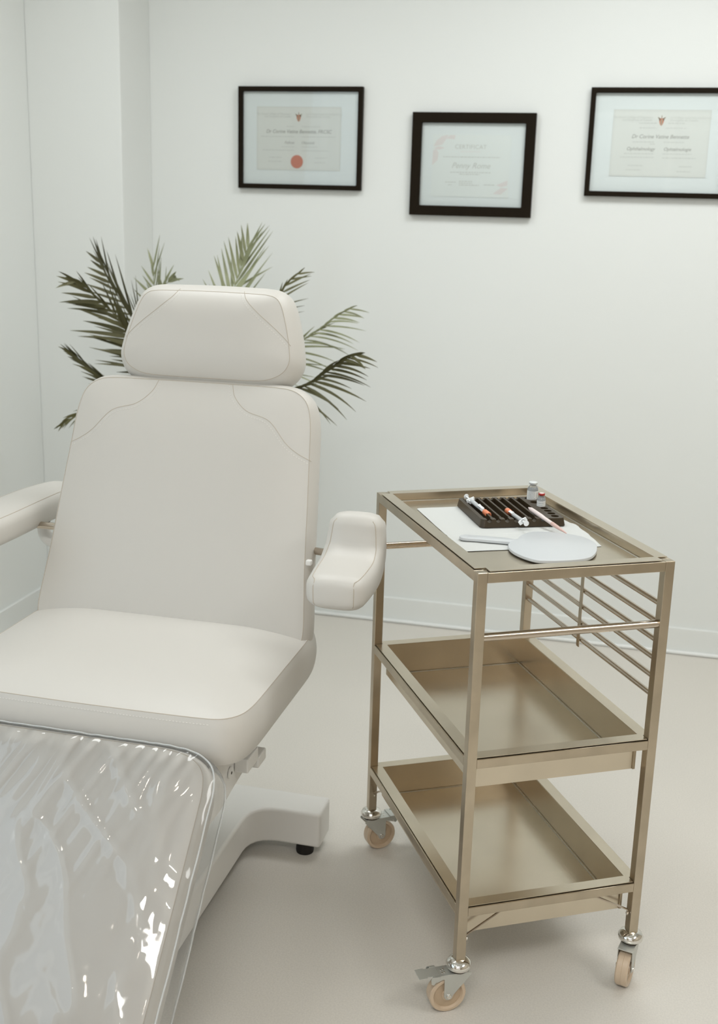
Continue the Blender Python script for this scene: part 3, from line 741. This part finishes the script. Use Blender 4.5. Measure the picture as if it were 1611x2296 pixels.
pl = [(-1.78, .508), (-1.86, .47), (-1.9215, .4324), (-1.9646, .4066), (-2.0427, .3978), (-2.1073, .3907), (-2.17, .38), (-2.26, .38), (-2.262, .44), (-2.225, .507)]
obj('side_plate', MB().prism(pl, (-.470, 0, 0), (0, 1, 0), (0, 0, 1), (-1, 0, 0), .012), M['white_metal'], chair, bevel=.002)
lv = obj('lock_lever', MB().box(-.4695, -.440, -2.10, -2.035, .4255, .4565).box(-.4695, -.440, -2.035, -1.985, .405, .430), M['white_metal'], chair, bevel=.003)
obj('lever_screw', MB().lathe([(.0001, 0), (.012, 0), (.013, .002), (.012, .004), (.0001, .004)], (-.4695, -2.125, .437), (1, 0, 0), 20, cap=False), M['white_metal'], lv, smooth=True)
obj('screw_hole', MB().lathe([(.0001, 0), (.003, 0), (.003, .001), (.0001, .001)], (-.4660, -2.125, .437), (1, 0, 0), 12, cap=False), M['dark'], lv)
obj('seat_frame', MB().box(CX-.24, CX+.24, -2.20, -1.78, .490, .514), M['white_metal'], chair, bevel=.005)

# ------------------------------------------------------------------ steel instrument trolley
CW, CL, HT, ZM, ZL, ZB, S = .3955, .6165, .9, .5369, .2241, .1047, .0195
ROT = radians(29.97)
CM = Matrix.Translation((0, -2.1346, 0)) @ Matrix.Rotation(ROT, 4, 'Z')
cart = thing('instrument_trolley', (0, -2.1346, 0), 'three tier brushed steel trolley on castors beside the chair', 'trolley', ROT)
k_ = dict(parent=cart, M0=CM)
corners = {'FLn': (0, 0), 'FRn': (CW-S, 0), 'BLn': (0, CL-S), 'BRn': (CW-S, CL-S)}
for (x, y) in corners.values():
    obj('leg', MB().box(x, x+S, y, y+S, ZB, HT), M['steel'], bevel=.0012, **k_)
for z in (HT, ZM, ZL):
    for (x0, x1, y0, y1) in ((S, CW-S, 0, S), (S, CW-S, CL-S, CL), (0, S, S, CL-S), (CW-S, CW, S, CL-S)):
        obj('rail', MB().box(x0, x1, y0, y1, z-S, z-.0004), M['steel'], bevel=.001, **k_)
def tray(z, depth, rim_in, notch):
    """folded sheet tray: flat rim on the rails, four walls and a floor"""
    lift = .0022; a0, a1, b0, b1 = .0035, CW-.0035, .0035, CL-.0035
    i0, i1, j0, j1 = rim_in, CW-rim_in, rim_in-.001, CL-rim_in; zt = z+lift; zb = zt-depth
    th = .0012
    mb = MB(); c = S+.0012 if notch else .0
    e = .0245 if notch else S+.001
    xs = [a0, e, i0, i1, CW-e, a1]; ys = [b0, e, j0, j1, CL-e, b1]
    cells = {(i, j) for i in range(5) for j in range(5)} - {(0, 0), (4, 0), (0, 4), (4, 4), (2, 2)}
    idx = {}; V = []; F = []
    def vid(i, j, k):
        if (i, j, k) not in idx: idx[(i, j, k)] = len(V); V.append((xs[i], ys[j], zt-th*k))
        return idx[(i, j, k)]
    for (i, j) in cells:
        F.append([vid(i, j, 0), vid(i+1, j, 0), vid(i+1, j+1, 0), vid(i, j+1, 0)]); F.append([vid(i, j, 1), vid(i, j+1, 1), vid(i+1, j+1, 1), vid(i+1, j, 1)])
        for (di, dj, p_, q_) in ((-1, 0, (i, j), (i, j+1)), (1, 0, (i+1, j), (i+1, j+1)), (0, -1, (i, j), (i+1, j)), (0, 1, (i, j+1), (i+1, j+1))):
            if (i+di, j+dj) not in cells: F.append([vid(*p_, 0), vid(*q_, 0), vid(*q_, 1), vid(*p_, 1)])
    mb.add(V, F)
    # walls + floor
    w = .0012; zt -= .0001
    mb.box(i0, i0+w, j0, j1, zb, zt-th).box(i1-w, i1, j0, j1, zb, zt-th).box(i0+w, i1-w, j0, j0+w, zb, zt-th).box(i0+w, i1-w, j1-w, j1, zb, zt-th)
    mb.box(i0+w, i1-w, j0+w, j1-w, zb, zb+w)
    o = obj('tray', mb, M['steel_tray'], **k_)
    cr = MB(); r = .0009; zz = zb+w+.0002     # bright fold line round the floor
    cr.tube([(i0+.004, j0+.004, zz), (i1-.004, j0+.004, zz), (i1-.004, j1-.004, zz), (i0+.004, j1-.004, zz)], r, 6, closed=True)
    obj('fold_line', cr, M['zinc'], o, M0=CM)
    return o
tray(HT, .0185, .0285, True)
tray(ZM, .0735, .0285, False)
tray(ZL, .0740, .0285, False)
for (y, x0, x1) in ((S/2, S, CW-S), (CL-S/2, S, CW-S)):
    obj('towel_bar', MB().tube([(x0-.001, y, .7745), (x1+.001, y, .7745)], .0078, 20), M['rod'], smooth=True, **k_)
for z in (.810, .773, .736, .699, .662, .625):
    obj('side_rod', MB().tube([(CW-S/2, S-.001, z), (CW-S/2, CL-S+.001, z)], .0056, 14), M['rod'], smooth=True, **k_)
stp = MB().prism([(.3145, HT-S-.001), (.3265, HT-S-.001), (.3265, .614), (.3245, .610), (.3145, .610)], (CW-S/2-.0068, 0, 0), (0, 1, 0), (0, 0, 1), (-1, 0, 0), .0016)
so_ = obj('rod_strap', stp, M['steel'], **k_)
hl = MB()
for z in (.618, .6435, .662, .699, .736, .773, .81):
    for y in (.3175, .3235): hl.lathe([(.0001, 0), (.0011, 0), (.0011, .0003), (.0001, .0003)], (CW-S/2-.0085, y, z), (-1, 0, 0), 10, cap=False)
obj('screw_holes', hl, M['zinc'], so_, M0=CM)
# thin wire braces under the lowest tray and their hooks
def brace(pts): obj('wire_brace', MB().tube(pts, .0022, 8), M['rod'], smooth=True, **k_)
brace([(.0215, .012, .156), (.092, .012, .1985), (.105, .03, .2)])
brace([(CW-.019, .012, .150), (CW-.0225, .012, .158), (.300, .012, .198), (.29, .03, .2)])
brace([(.012, CL-.0215, .156), (.012, CL-.092, .1985), (.03, CL-.105, .2)])
for (x, y) in ((CW-.0215, .010), (.010, CL-.022), (.0215, .010)):
    obj('brace_screw', MB().lathe([(.0001, 0), (.0035, 0), (.0035, .003), (.0001, .004)], (x, y, .150), (-1 if x > .1 else 1, 0, 0), 12, cap=False), M['chrome'], smooth=True, **k_)
# small bent tab at the far end of the front faces of the two deep trays
for z in (ZM, ZL):
    obj('tray_tab', MB().box(CW-.034, CW-.029, .024, .027, z-.071, z-S-.001), M['steel'], **k_)

def caster(cx, cy, ang, brake):
    """swivel castor under a leg; ang = direction in which the wheel trails (trolley frame)"""
    R = Matrix.Translation((cx, cy, 0)) @ Matrix.Rotation(ang, 4, 'Z')
    MM = CM @ R
    root = MB().lathe([(.010, .110), (.0165, .1075), (.0225, .104), (.0255, .098), (.0245, .092), (.0195, .0885), (.008, .0885)], n=36, cap=True)
    c = obj('caster', root, M['chrome'], cart, MM, smooth=True, angle=60, label='bright chrome swivel caster')
    obj('stem', MB().lathe([(.0085, .100), (.0085, .1135)], n=20), M['dark'], c, MM, smooth=True)
    obj('bearing_gap', MB().lathe([(.0185, .0855), (.0185, .0885)], n=30), M['dark'], c, MM, smooth=True)
    o, Rw = .0235, .0375
    f = MB()
    L = .034 if brake else .016
    topz = .0855
    f.prism(rounded_poly([(-.020, -.0155), (o+L, -.0155), (o+L, .0155), (-.020, .0155)], [.012, .001, .001, .012]), (0, 0, topz-.0022), (1, 0, 0), (0, 1, 0), (0, 0, 1), .0022)
    if brake:
        side = [(-.022, topz-.001), (.0595, topz-.001), (.0615, topz-.006), (.060, topz-.013), (.054, topz-.0155), (.036, topz-.009), (.0335, topz-.010), (o+.0095, Rw), (o+.006, Rw-.0065), (o, Rw-.009), (o-.006, Rw-.0065), (o-.0095, Rw+.001), (-.022, topz-.006)]
    else:
        side = [(-.022, topz-.001), (.036, topz-.001), (.0365, topz-.006), (o+.0095, Rw), (o+.006, Rw-.0065), (o, Rw-.009), (o-.006, Rw-.0065), (o-.0095, Rw+.001), (-.022, topz-.006)]
    for sy in (-1, 1):
        f.prism(side, (0, sy*.0155-(.0016 if sy > 0 else 0), 0), (1, 0, 0), (0, 0, 1), (0, 1, 0), .0016)
    obj('fork', f, M['zinc'], c, MM, bevel=.0005)
    wp = [(.006, -.0125), (.012, -.0125), (.0125, -.009), (.028, -.008), (.0305, -.0125), (.0355, -.0125), (.0375, -.010), (.0375, -.0005), (.0370, 0), (.0375, .0005), (.0375, .010), (.0355, .0125), (.0305, .0125), (.028, .008), (.0125, .009), (.012, .0125), (.006, .0125)]
    wh = obj('wheel', MB().lathe(wp, (o, 0, Rw), (0, 1, 0), 56), M['wheel'], c, MM, smooth=True, angle=30)
    hb = MB()
    for sy in (-1, 1): hb.lathe([(.0125, sy*.0092), (.0279, sy*.0082)], (o, 0, Rw), (0, 1, 0), 40, cap=False)
    obj('wheel_hub', hb, M['hub'], wh, MM)
    b = MB()
    for sy in (-1, 1): b.lathe([(.0050, sy*.0150), (.0050, sy*.0175), (.0042, sy*.0187), (.0020, sy*.0190), (.0018, sy*.0180), (.0002, sy*.0180)], (o, 0, Rw), (0, 1, 0), 18)
    if brake:
        for sy in (-1, 1): b.lathe([(.0042, sy*.0150), (.0042, sy*.0172), (.0030, sy*.0180), (.0002, sy*.0180)], (.0545, 0, topz-.0085), (0, 1, 0), 16)
    obj('axle_bolt', b, M['chrome'], c, MM, smooth=True)
    if brake:
        p = MB()
        p.prism([(.044, -.0125), (.068, -.0125), (.070, -.0155), (.086, -.0155), (.086, .0155), (.070, .0155), (.068, .0125), (.044, .0125)], (0, 0, topz+.0022), (1, 0, -.04), (0, 1, 0), (0, 0, 1), .0016)
        for sy in (-1, 1):
            p.prism([(.044, topz+.002), (.0605, topz+.002), (.0625, topz-.005), (.0610, topz-.014), (.056, topz-.016), (.050, topz-.007), (.044, topz-.003)], (0, sy*.0185-(.0012 if sy > 0 else 0), 0), (1, 0, 0), (0, 0, 1), (0, 1, 0), .0012)
            p.box(.044, .056, min(sy*.0125, sy*.0185), max(sy*.0125, sy*.0185), topz+.0006, topz+.0020)
        obj('brake_pedal', p, M['zinc'], c, MM, bevel=.0004)
        q = MB()
        for (xx, yy) in ((.031, -.005), (.031, .005), (.036, -.003), (.036, .006)): q.lathe([(.0022, 0), (.0018, .0007), (.0002, .001)], (xx, yy, topz), n=10, cap=False)
        obj('embossed_dimples', q, M['chrome'], c, MM, smooth=True)
h = S/2
caster(h, h, radians(180), True)
caster(CW-h, h, radians(226.6), False)
caster(h, CL-h, radians(7), True)
caster(CW-h, CL-h, radians(95), False)

# ------------------------------------------------------------------ things on the trolley
ZT = HT+.0022-.0185+.0012+.0003        # top of the upper tray floor
# white paper sheet with a crumpled right edge
def sheet():
    E = [(.0440, .179), (.139, .1745), (.235, .167), (.329, .161), (.338, .21), (.3445, .262), (.342, .283), (.3495, .305), (.344, .345), (.340, .366), (.336, .40), (.330, .45), (.325, .505), (.24, .508), (.157, .512), (.0600, .513), (.056, .43), (.052, .345), (.048, .262)]
    c = Vector((.21, .33, 0)); P = resample([(a, b, 0) for a, b in E], 120); V = []; F = []
    def z(x, y):
        h = .0006+.0005*noise.noise(Vector((x*30, y*30, 2)))
        # fold creases and the lifted right edge
        h += .0012*math.exp(-((y-.292+.03*x)/.0035)**2)+.0010*math.exp(-((x-.215-.12*(y-.3))/.003)**2)*(1 if y < .34 else .2)
        h += .0045*max(0, ((x-.318)/.03) if y < .31 else (x-.331)/.02)*(.5+.5*noise.noise(Vector((x*60, y*45, 9))))*(1 if y > .24 else 0)
        return ZT+max(h, .0003)
    R = 46; V.append((c.x, c.y, z(c.x, c.y)))
    for k in range(1, R+1):
        for q in P: w_ = c+(q-c)*k/R; V.append((w_.x, w_.y, z(w_.x, w_.y)))
    n = len(P); F += [(0, 1+i, 1+(i+1) % n) for i in range(n)]
    for k in range(R-1):
        a_, b_ = 1+k*n, 1+(k+1)*n; F += [(a_+i, a_+(i+1) % n, b_+(i+1) % n, b_+i) for i in range(n)]
    return MB().add(V, F)
tag(obj('paper_sheet', sheet(), M['paper'], None, CM, smooth=2), 'white paper sheet lying flat in the top tray under the rack', 'paper sheet')

# rack
RA = radians(-5.5)
RM = CM @ Matrix.Translation((.139, .337, ZT+.0022)) @ Matrix.Rotation(RA, 4, 'Z')
RW, RD, RH = .187, .186, .0165
def rack_mesh():
    """body built column by column on a grid: height field with slots and round holes cut through a boolean-free mesh"""
    mb = MB()
    return mb
slots = [(.0115+.0195*k, .0115+.0195*k+.0150) for k in range(7)]
holes = [(.1680, .0125, .0085), (.1680, .0345, .0085), (.1680, .0565, .0085), (.1680, .0785, .0085), (.1680, .1005, .0101), (.1655, .132, .0110), (.1655, .166, .0125)]
def bool_rack():
    body = MB()
    # tapered block with rounded corners
    def ring(e, z): return [(a, b, z) for a, b in rounded_poly([(-e, -.008-e), (RW+e, -.008-e), (RW+e, RD+e), (-e, RD+e)], [.012]*4, 6)]
    lo, hi = ring(0, 0), ring(-.003, RH); n = len(lo)
    body.add(lo+hi, [tuple(range(n))[::-1], tuple(range(n, 2*n))]+[(k, (k+1) % n, (k+1) % n+n, k+n) for k in range(n)])
    me = bpy.data.meshes.new('rack_body'); me.from_pydata([tuple(v) for v in body.v], [], body.f); me.update()
    o = bpy.data.objects.new('rack_body', me); COL.objects.link(o)
    cut = MB()
    for (a, b) in slots:
        cut.box(a, b, .010, RD-.012, .0025, RH+.01)
        c = (a+b)/2
        cut.lathe([(.0052, -.02), (.0052, .02)], (c, 0, RH-.0015), (0, 1, 0), 20)
        cut.lathe([(.0046, -.012), (.0046, .016)], (c, RD-.002, RH+.0005), (0, 1, 0), 20)
    for (x, y, r) in holes: cut.lathe([(r, .002), (r, .03)], (x, y, 0), (0, 0, 1), 32)
    cm = bpy.data.meshes.new('cut'); cm.from_pydata([tuple(v) for v in cut.v], [], [tuple(f) for f in cut.f]); cm.update()
    bm = bmesh.new(); bm.from_mesh(cm); bmesh.ops.recalc_face_normals(bm, faces=bm.faces); bm.to_mesh(cm); bm.free()
    co = bpy.data.objects.new('cut', cm); COL.objects.link(co)
    md = o.modifiers.new('b', 'BOOLEAN'); md.operation = 'DIFFERENCE'; md.object = co; md.solver = 'EXACT'; md.use_self = True
    bpy.context.view_layer.update()
    res = bpy.data.meshes.new_from_object(o.evaluated_get(bpy.context.evaluated_depsgraph_get()))
    bpy.data.objects.remove(o); bpy.data.objects.remove(co)
    mb = MB(); mb.add([v.co for v in res.vertices], [tuple(p.vertices) for p in res.polygons]); return mb
rk = obj('syringe_rack', bool_rack(), M['rack'], None, RM, bevel=.0006, seg=2)
tag(rk, 'dark brown plastic rack with seven slots and round holes', 'rack')

# vials
def vial(label, x, y, z, R, Hb, capmat, capname, tall):
    MMv = RM @ Matrix.Translation((x, y, z)); p = MMv.translation
    t = thing('vial', tuple(p), label, 'vial', ROT+RA, group='medicine vials in the rack')
    neck = R*.52
    g = MB().lathe([(.0002, 0), (R*.9, 0), (R, .0015), (R, Hb*.66), (R*.93, Hb*.74), (R*.72, Hb*.81), (neck, Hb*.86), (neck, Hb*.92), (neck*1.15, Hb*.93), (neck*1.15, Hb*.95), (.0002, Hb*.95)], n=36, cap=False)
    obj('glass_body', g, M['glass'], t, MMv, smooth=True)
    obj('stopper', MB().lathe([(neck*.8, Hb*.84), (neck*.8, Hb*.95)], n=20), M['stopper'] if not tall else M['silver'], t, MMv, smooth=True)
    c = MB().lathe([(neck*1.25, Hb*.89), (neck*1.42, Hb*.90), (neck*1.5, Hb*.935), (neck*1.5, Hb*.985), (neck*1.35, Hb), (.0002, Hb)], n=32, cap=False)
    cp = obj('cap', c, capmat, t, MMv, smooth=True, angle=50)
    if not tall: obj('cap_top', MB().lathe([(neck*1.0, Hb), (neck*1.0, Hb+.0004), (.0002, Hb+.0004)], n=24, cap=False), M['pink'], cp, MMv)
    lb = MB().lathe([(R*1.012, Hb*.05), (R*1.012, Hb*.63)], n=36, cap=False)
    lo = obj('paper_label', lb, M['label'], t, MMv, smooth=True)
    ink = MB(); rn = random.Random(int(R*1e5))
    face = -ROT-RA-radians(97)+radians(8)
    rows = 9 if tall else 5
    for k in range(rows):
        zz = Hb*(.60-.52*k/rows)
        if tall and k in (6,): continue
        a0 = face-.75+rn.uniform(0, .1); a1 = face+rn.uniform(.25, .62)
        a_ = a0
        while a_ < a1:
            b_ = a_+rn.uniform(.10, .28); rr2 = R*1.02
            V = [(rr2*cos(q), rr2*sin(q), zz+dz) for q in (a_, (a_+b_)/2, b_) for dz in (-.0004, .0004)]
            ink.add(V, [(0, 2, 3, 1), (2, 4, 5, 3)]); a_ = b_+.07
    for k in range(9 if tall else 6):       # upright line of print at one side
        zz = Hb*(.10+.5*k/(9 if tall else 6)); q0 = face+(1.0 if tall else -1.05); rr2 = R*1.02
        V = [(rr2*cos(q), rr2*sin(q), zz+dz) for q in (q0-.09, q0+.09) for dz in (-.0009, .0009)]
        ink.add(V, [(0, 2, 3, 1)])
    obj('label_print', ink, M['ink_dark'], lo, MMv)
    return t
vial('tall clear glass vial with a pale cap standing in the rack', .1655+.005, .166, .0026, .0122, .0520, M['silver'], 'cap', True)
vial('short glass vial with a red cap standing in the rack', .1680, .1005, .0026, .0094, .0420, M['red'], 'cap', False)

# syringes (points in trolley frame)
def frame_along(p, q, up=(0, 0, 1)):
    X = (q-p).normalized(); Z = Vector(up); Y = Z.cross(X).normalized(); Z = X.cross(Y)
    m_ = Matrix((X, Y, Z)).transposed().to_4x4(); m_.translation = p; return m_
def syringe(label, tail, tip, flange_turn, amber):
    p, q = Vector(tail), Vector(tip); L = (q-p).length
    SM = CM @ frame_along(p, q) @ Matrix.Rotation(flange_turn, 4, 'X')
    w_ = SM.translation
    t = thing('syringe', tuple(w_), label, 'syringe', 0, group='capped syringes in the rack')
    A = (1, 0, 0)
    obj('plunger', MB().lathe([(.0002, 0), (.0055, 0), (.0058, .0008), (.0055, .0016), (.0018, .0022), (.0018, .030), (.0030, .031), (.0030, .034), (.0002, .034)], (0, 0, 0), A, 20, cap=False), M['syr_w'], t, SM, smooth=True, angle=50)
    b0 = .022; b1 = L-.040
    obj('barrel', MB().lathe([(.0045, b0), (.0045, b1-.006), (.0022, b1-.003), (.0022, b1)], (0, 0, 0), A, 24, cap=True), M['syr'], t, SM, smooth=True)
    obj('finger_flange', MB().box(b0, b0+.0035, -.0095, .0095, -.0045, .0045).box(b0+.0035, b0+.010, -.0060, .0060, -.0060, .0030), M['syr_w'], t, SM, bevel=.001)
    obj('needle_hub', MB().lathe([(.0032, b1-.002), (.0042, b1+.002), (.0042, b1+.016), (.0036, b1+.020)], (0, 0, 0), A, 20), M['amber'] if amber else M['syr_w'], t, SM, smooth=True)
    obj('needle_guard', MB().box(b1-.008, b1+.014, -.003, .003, .0045, .0068).box(b1-.011, b1-.006, -.0034, .0034, .0035, .0075), M['syr_w'], t, SM, bevel=.001)
    obj('needle_cap', MB().lathe([(.0048, L-.024), (.0060, L-.022), (.0064, L-.002), (.0058, L), (.0035, L), (.003, L-.004), (.0002, L-.004)], (0, 0, 0), A, 24, cap=False), M['orange'], t, SM, smooth=True, angle=40, label='orange needle cap')
syringe('capped syringe with an orange tip pointing towards the mirror', (.1710, .4990, ZT+.0265), (.1755, .3770, ZT+.0150), radians(20), False)
syringe('capped syringe with orange tip pointing away, plunger over the rack edge', (.2195, .2830, ZT+.0200), (.2335, .4150, ZT+.0130), radians(-35), True)
for (x, y) in ((.0105+.0195, .10), (.012+.0195*2, .075), (.0105+.0195, .092), (.012, .085)): pass

# pale pink pen leaning on the rack
p, q = Vector((.2655, .3780, ZT+.0280)), Vector((.2880, .2350, ZT+.0085))
L = (q-p).length; PM = CM @ frame_along(p, q)
pn = thing('pen', tuple(PM.translation), 'pale pink pen lying across the rack edge beside the mirror', 'pen')
obj('barrel', MB().lathe([(.0003, 0), (.0012, .002), (.0046, .012), (.0048, .05), (.0045, .058), (.0040, .062), (.0040, L-.055)], (0, 0, 0), (1, 0, 0), 20), M['pink'], pn, PM, smooth=True, angle=50)
obj('pen_tip', MB().lathe([(.0040, L-.055), (.0043, L-.052), (.0038, L-.03), (.0012, L-.003), (.0002, L)], (0, 0, 0), (1, 0, 0), 20, cap=False), M['pink2'], pn, PM, smooth=True, angle=50)

# white hand mirror lying face down
def mirror():
    P = [(.170, .214), (.184, .232), (.203, .250), (.222, .259), (.245, .257), (.270, .245), (.296, .226), (.311, .205), (.3165, .180), (.314, .155), (.303, .128), (.286, .100), (.266, .077), (.247, .066), (.225, .062), (.195, .062), (.168, .066), (.149, .074), (.137, .094), (.130, .118), (.128, .140), (.131, .163), (.139, .184), (.147, .196), (.140, .202), (.118, .214), (.092, .228), (.072, .237), (.064, .244), (.064, .255), (.071, .263), (.082, .264), (.100, .256), (.125, .243), (.150, .230), (.160, .221)]
    P = [(x, y+.004) for x, y in P]
    O_ = [(q.x, q.y) for q in catmull([(a, b, 0) for a, b in P], 5, closed=True)]
    n = len(O_); V = []; F = []
    z0 = ZT+.0020
    def off(e):
        out = []
        for i in range(n):
            tx = O_[(i+1) % n][0]-O_[i-1][0]; ty = O_[(i+1) % n][1]-O_[i-1][1]; l = sqrt(tx*tx+ty*ty)+1e-9
            out.append((O_[i][0]+ty/l*e, O_[i][1]-tx/l*e))
        return out
    sgn = 1 if sum(O_[i][0]*O_[(i+1) % n][1]-O_[(i+1) % n][0]*O_[i][1] for i in range(n)) > 0 else -1
    prof = [(-.0014, 0), (0, .0012), (0, .0046), (-.0006, .0058), (-.0018, .0064)]
    for e, z in prof: V += [(a, b, z0+z) for a, b in off(e*sgn)]
    for k in range(len(prof)-1): F += [(k*n+i, k*n+(i+1) % n, (k+1)*n+(i+1) % n, (k+1)*n+i) for i in range(n)]
    bm_top = tuple((len(prof)-1)*n+i for i in range(n)); F += [bm_top, tuple(range(n))[::-1]]
    return MB().add(V, F)
hm = obj('hand_mirror', mirror(), M['mirror_white'], None, CM, smooth=True, angle=35)
tag(hm, 'white plastic hand mirror lying face down in the top tray', 'hand mirror')
slot = [(q.x, q.y, ZT+.0020+.0066) for q in catmull([(.079, .2575, 0), (.087, .2565, 0), (.097, .2515, 0), (.0955, .2485, 0), (.086, .2525, 0), (.078, .2555, 0)], 5, closed=True)]
obj('hanging_hole', MB().add(slot, [tuple(range(len(slot)))]), mat('mirror_slot_shade_plastic', (.62, .63, .63), .6), hm, CM)
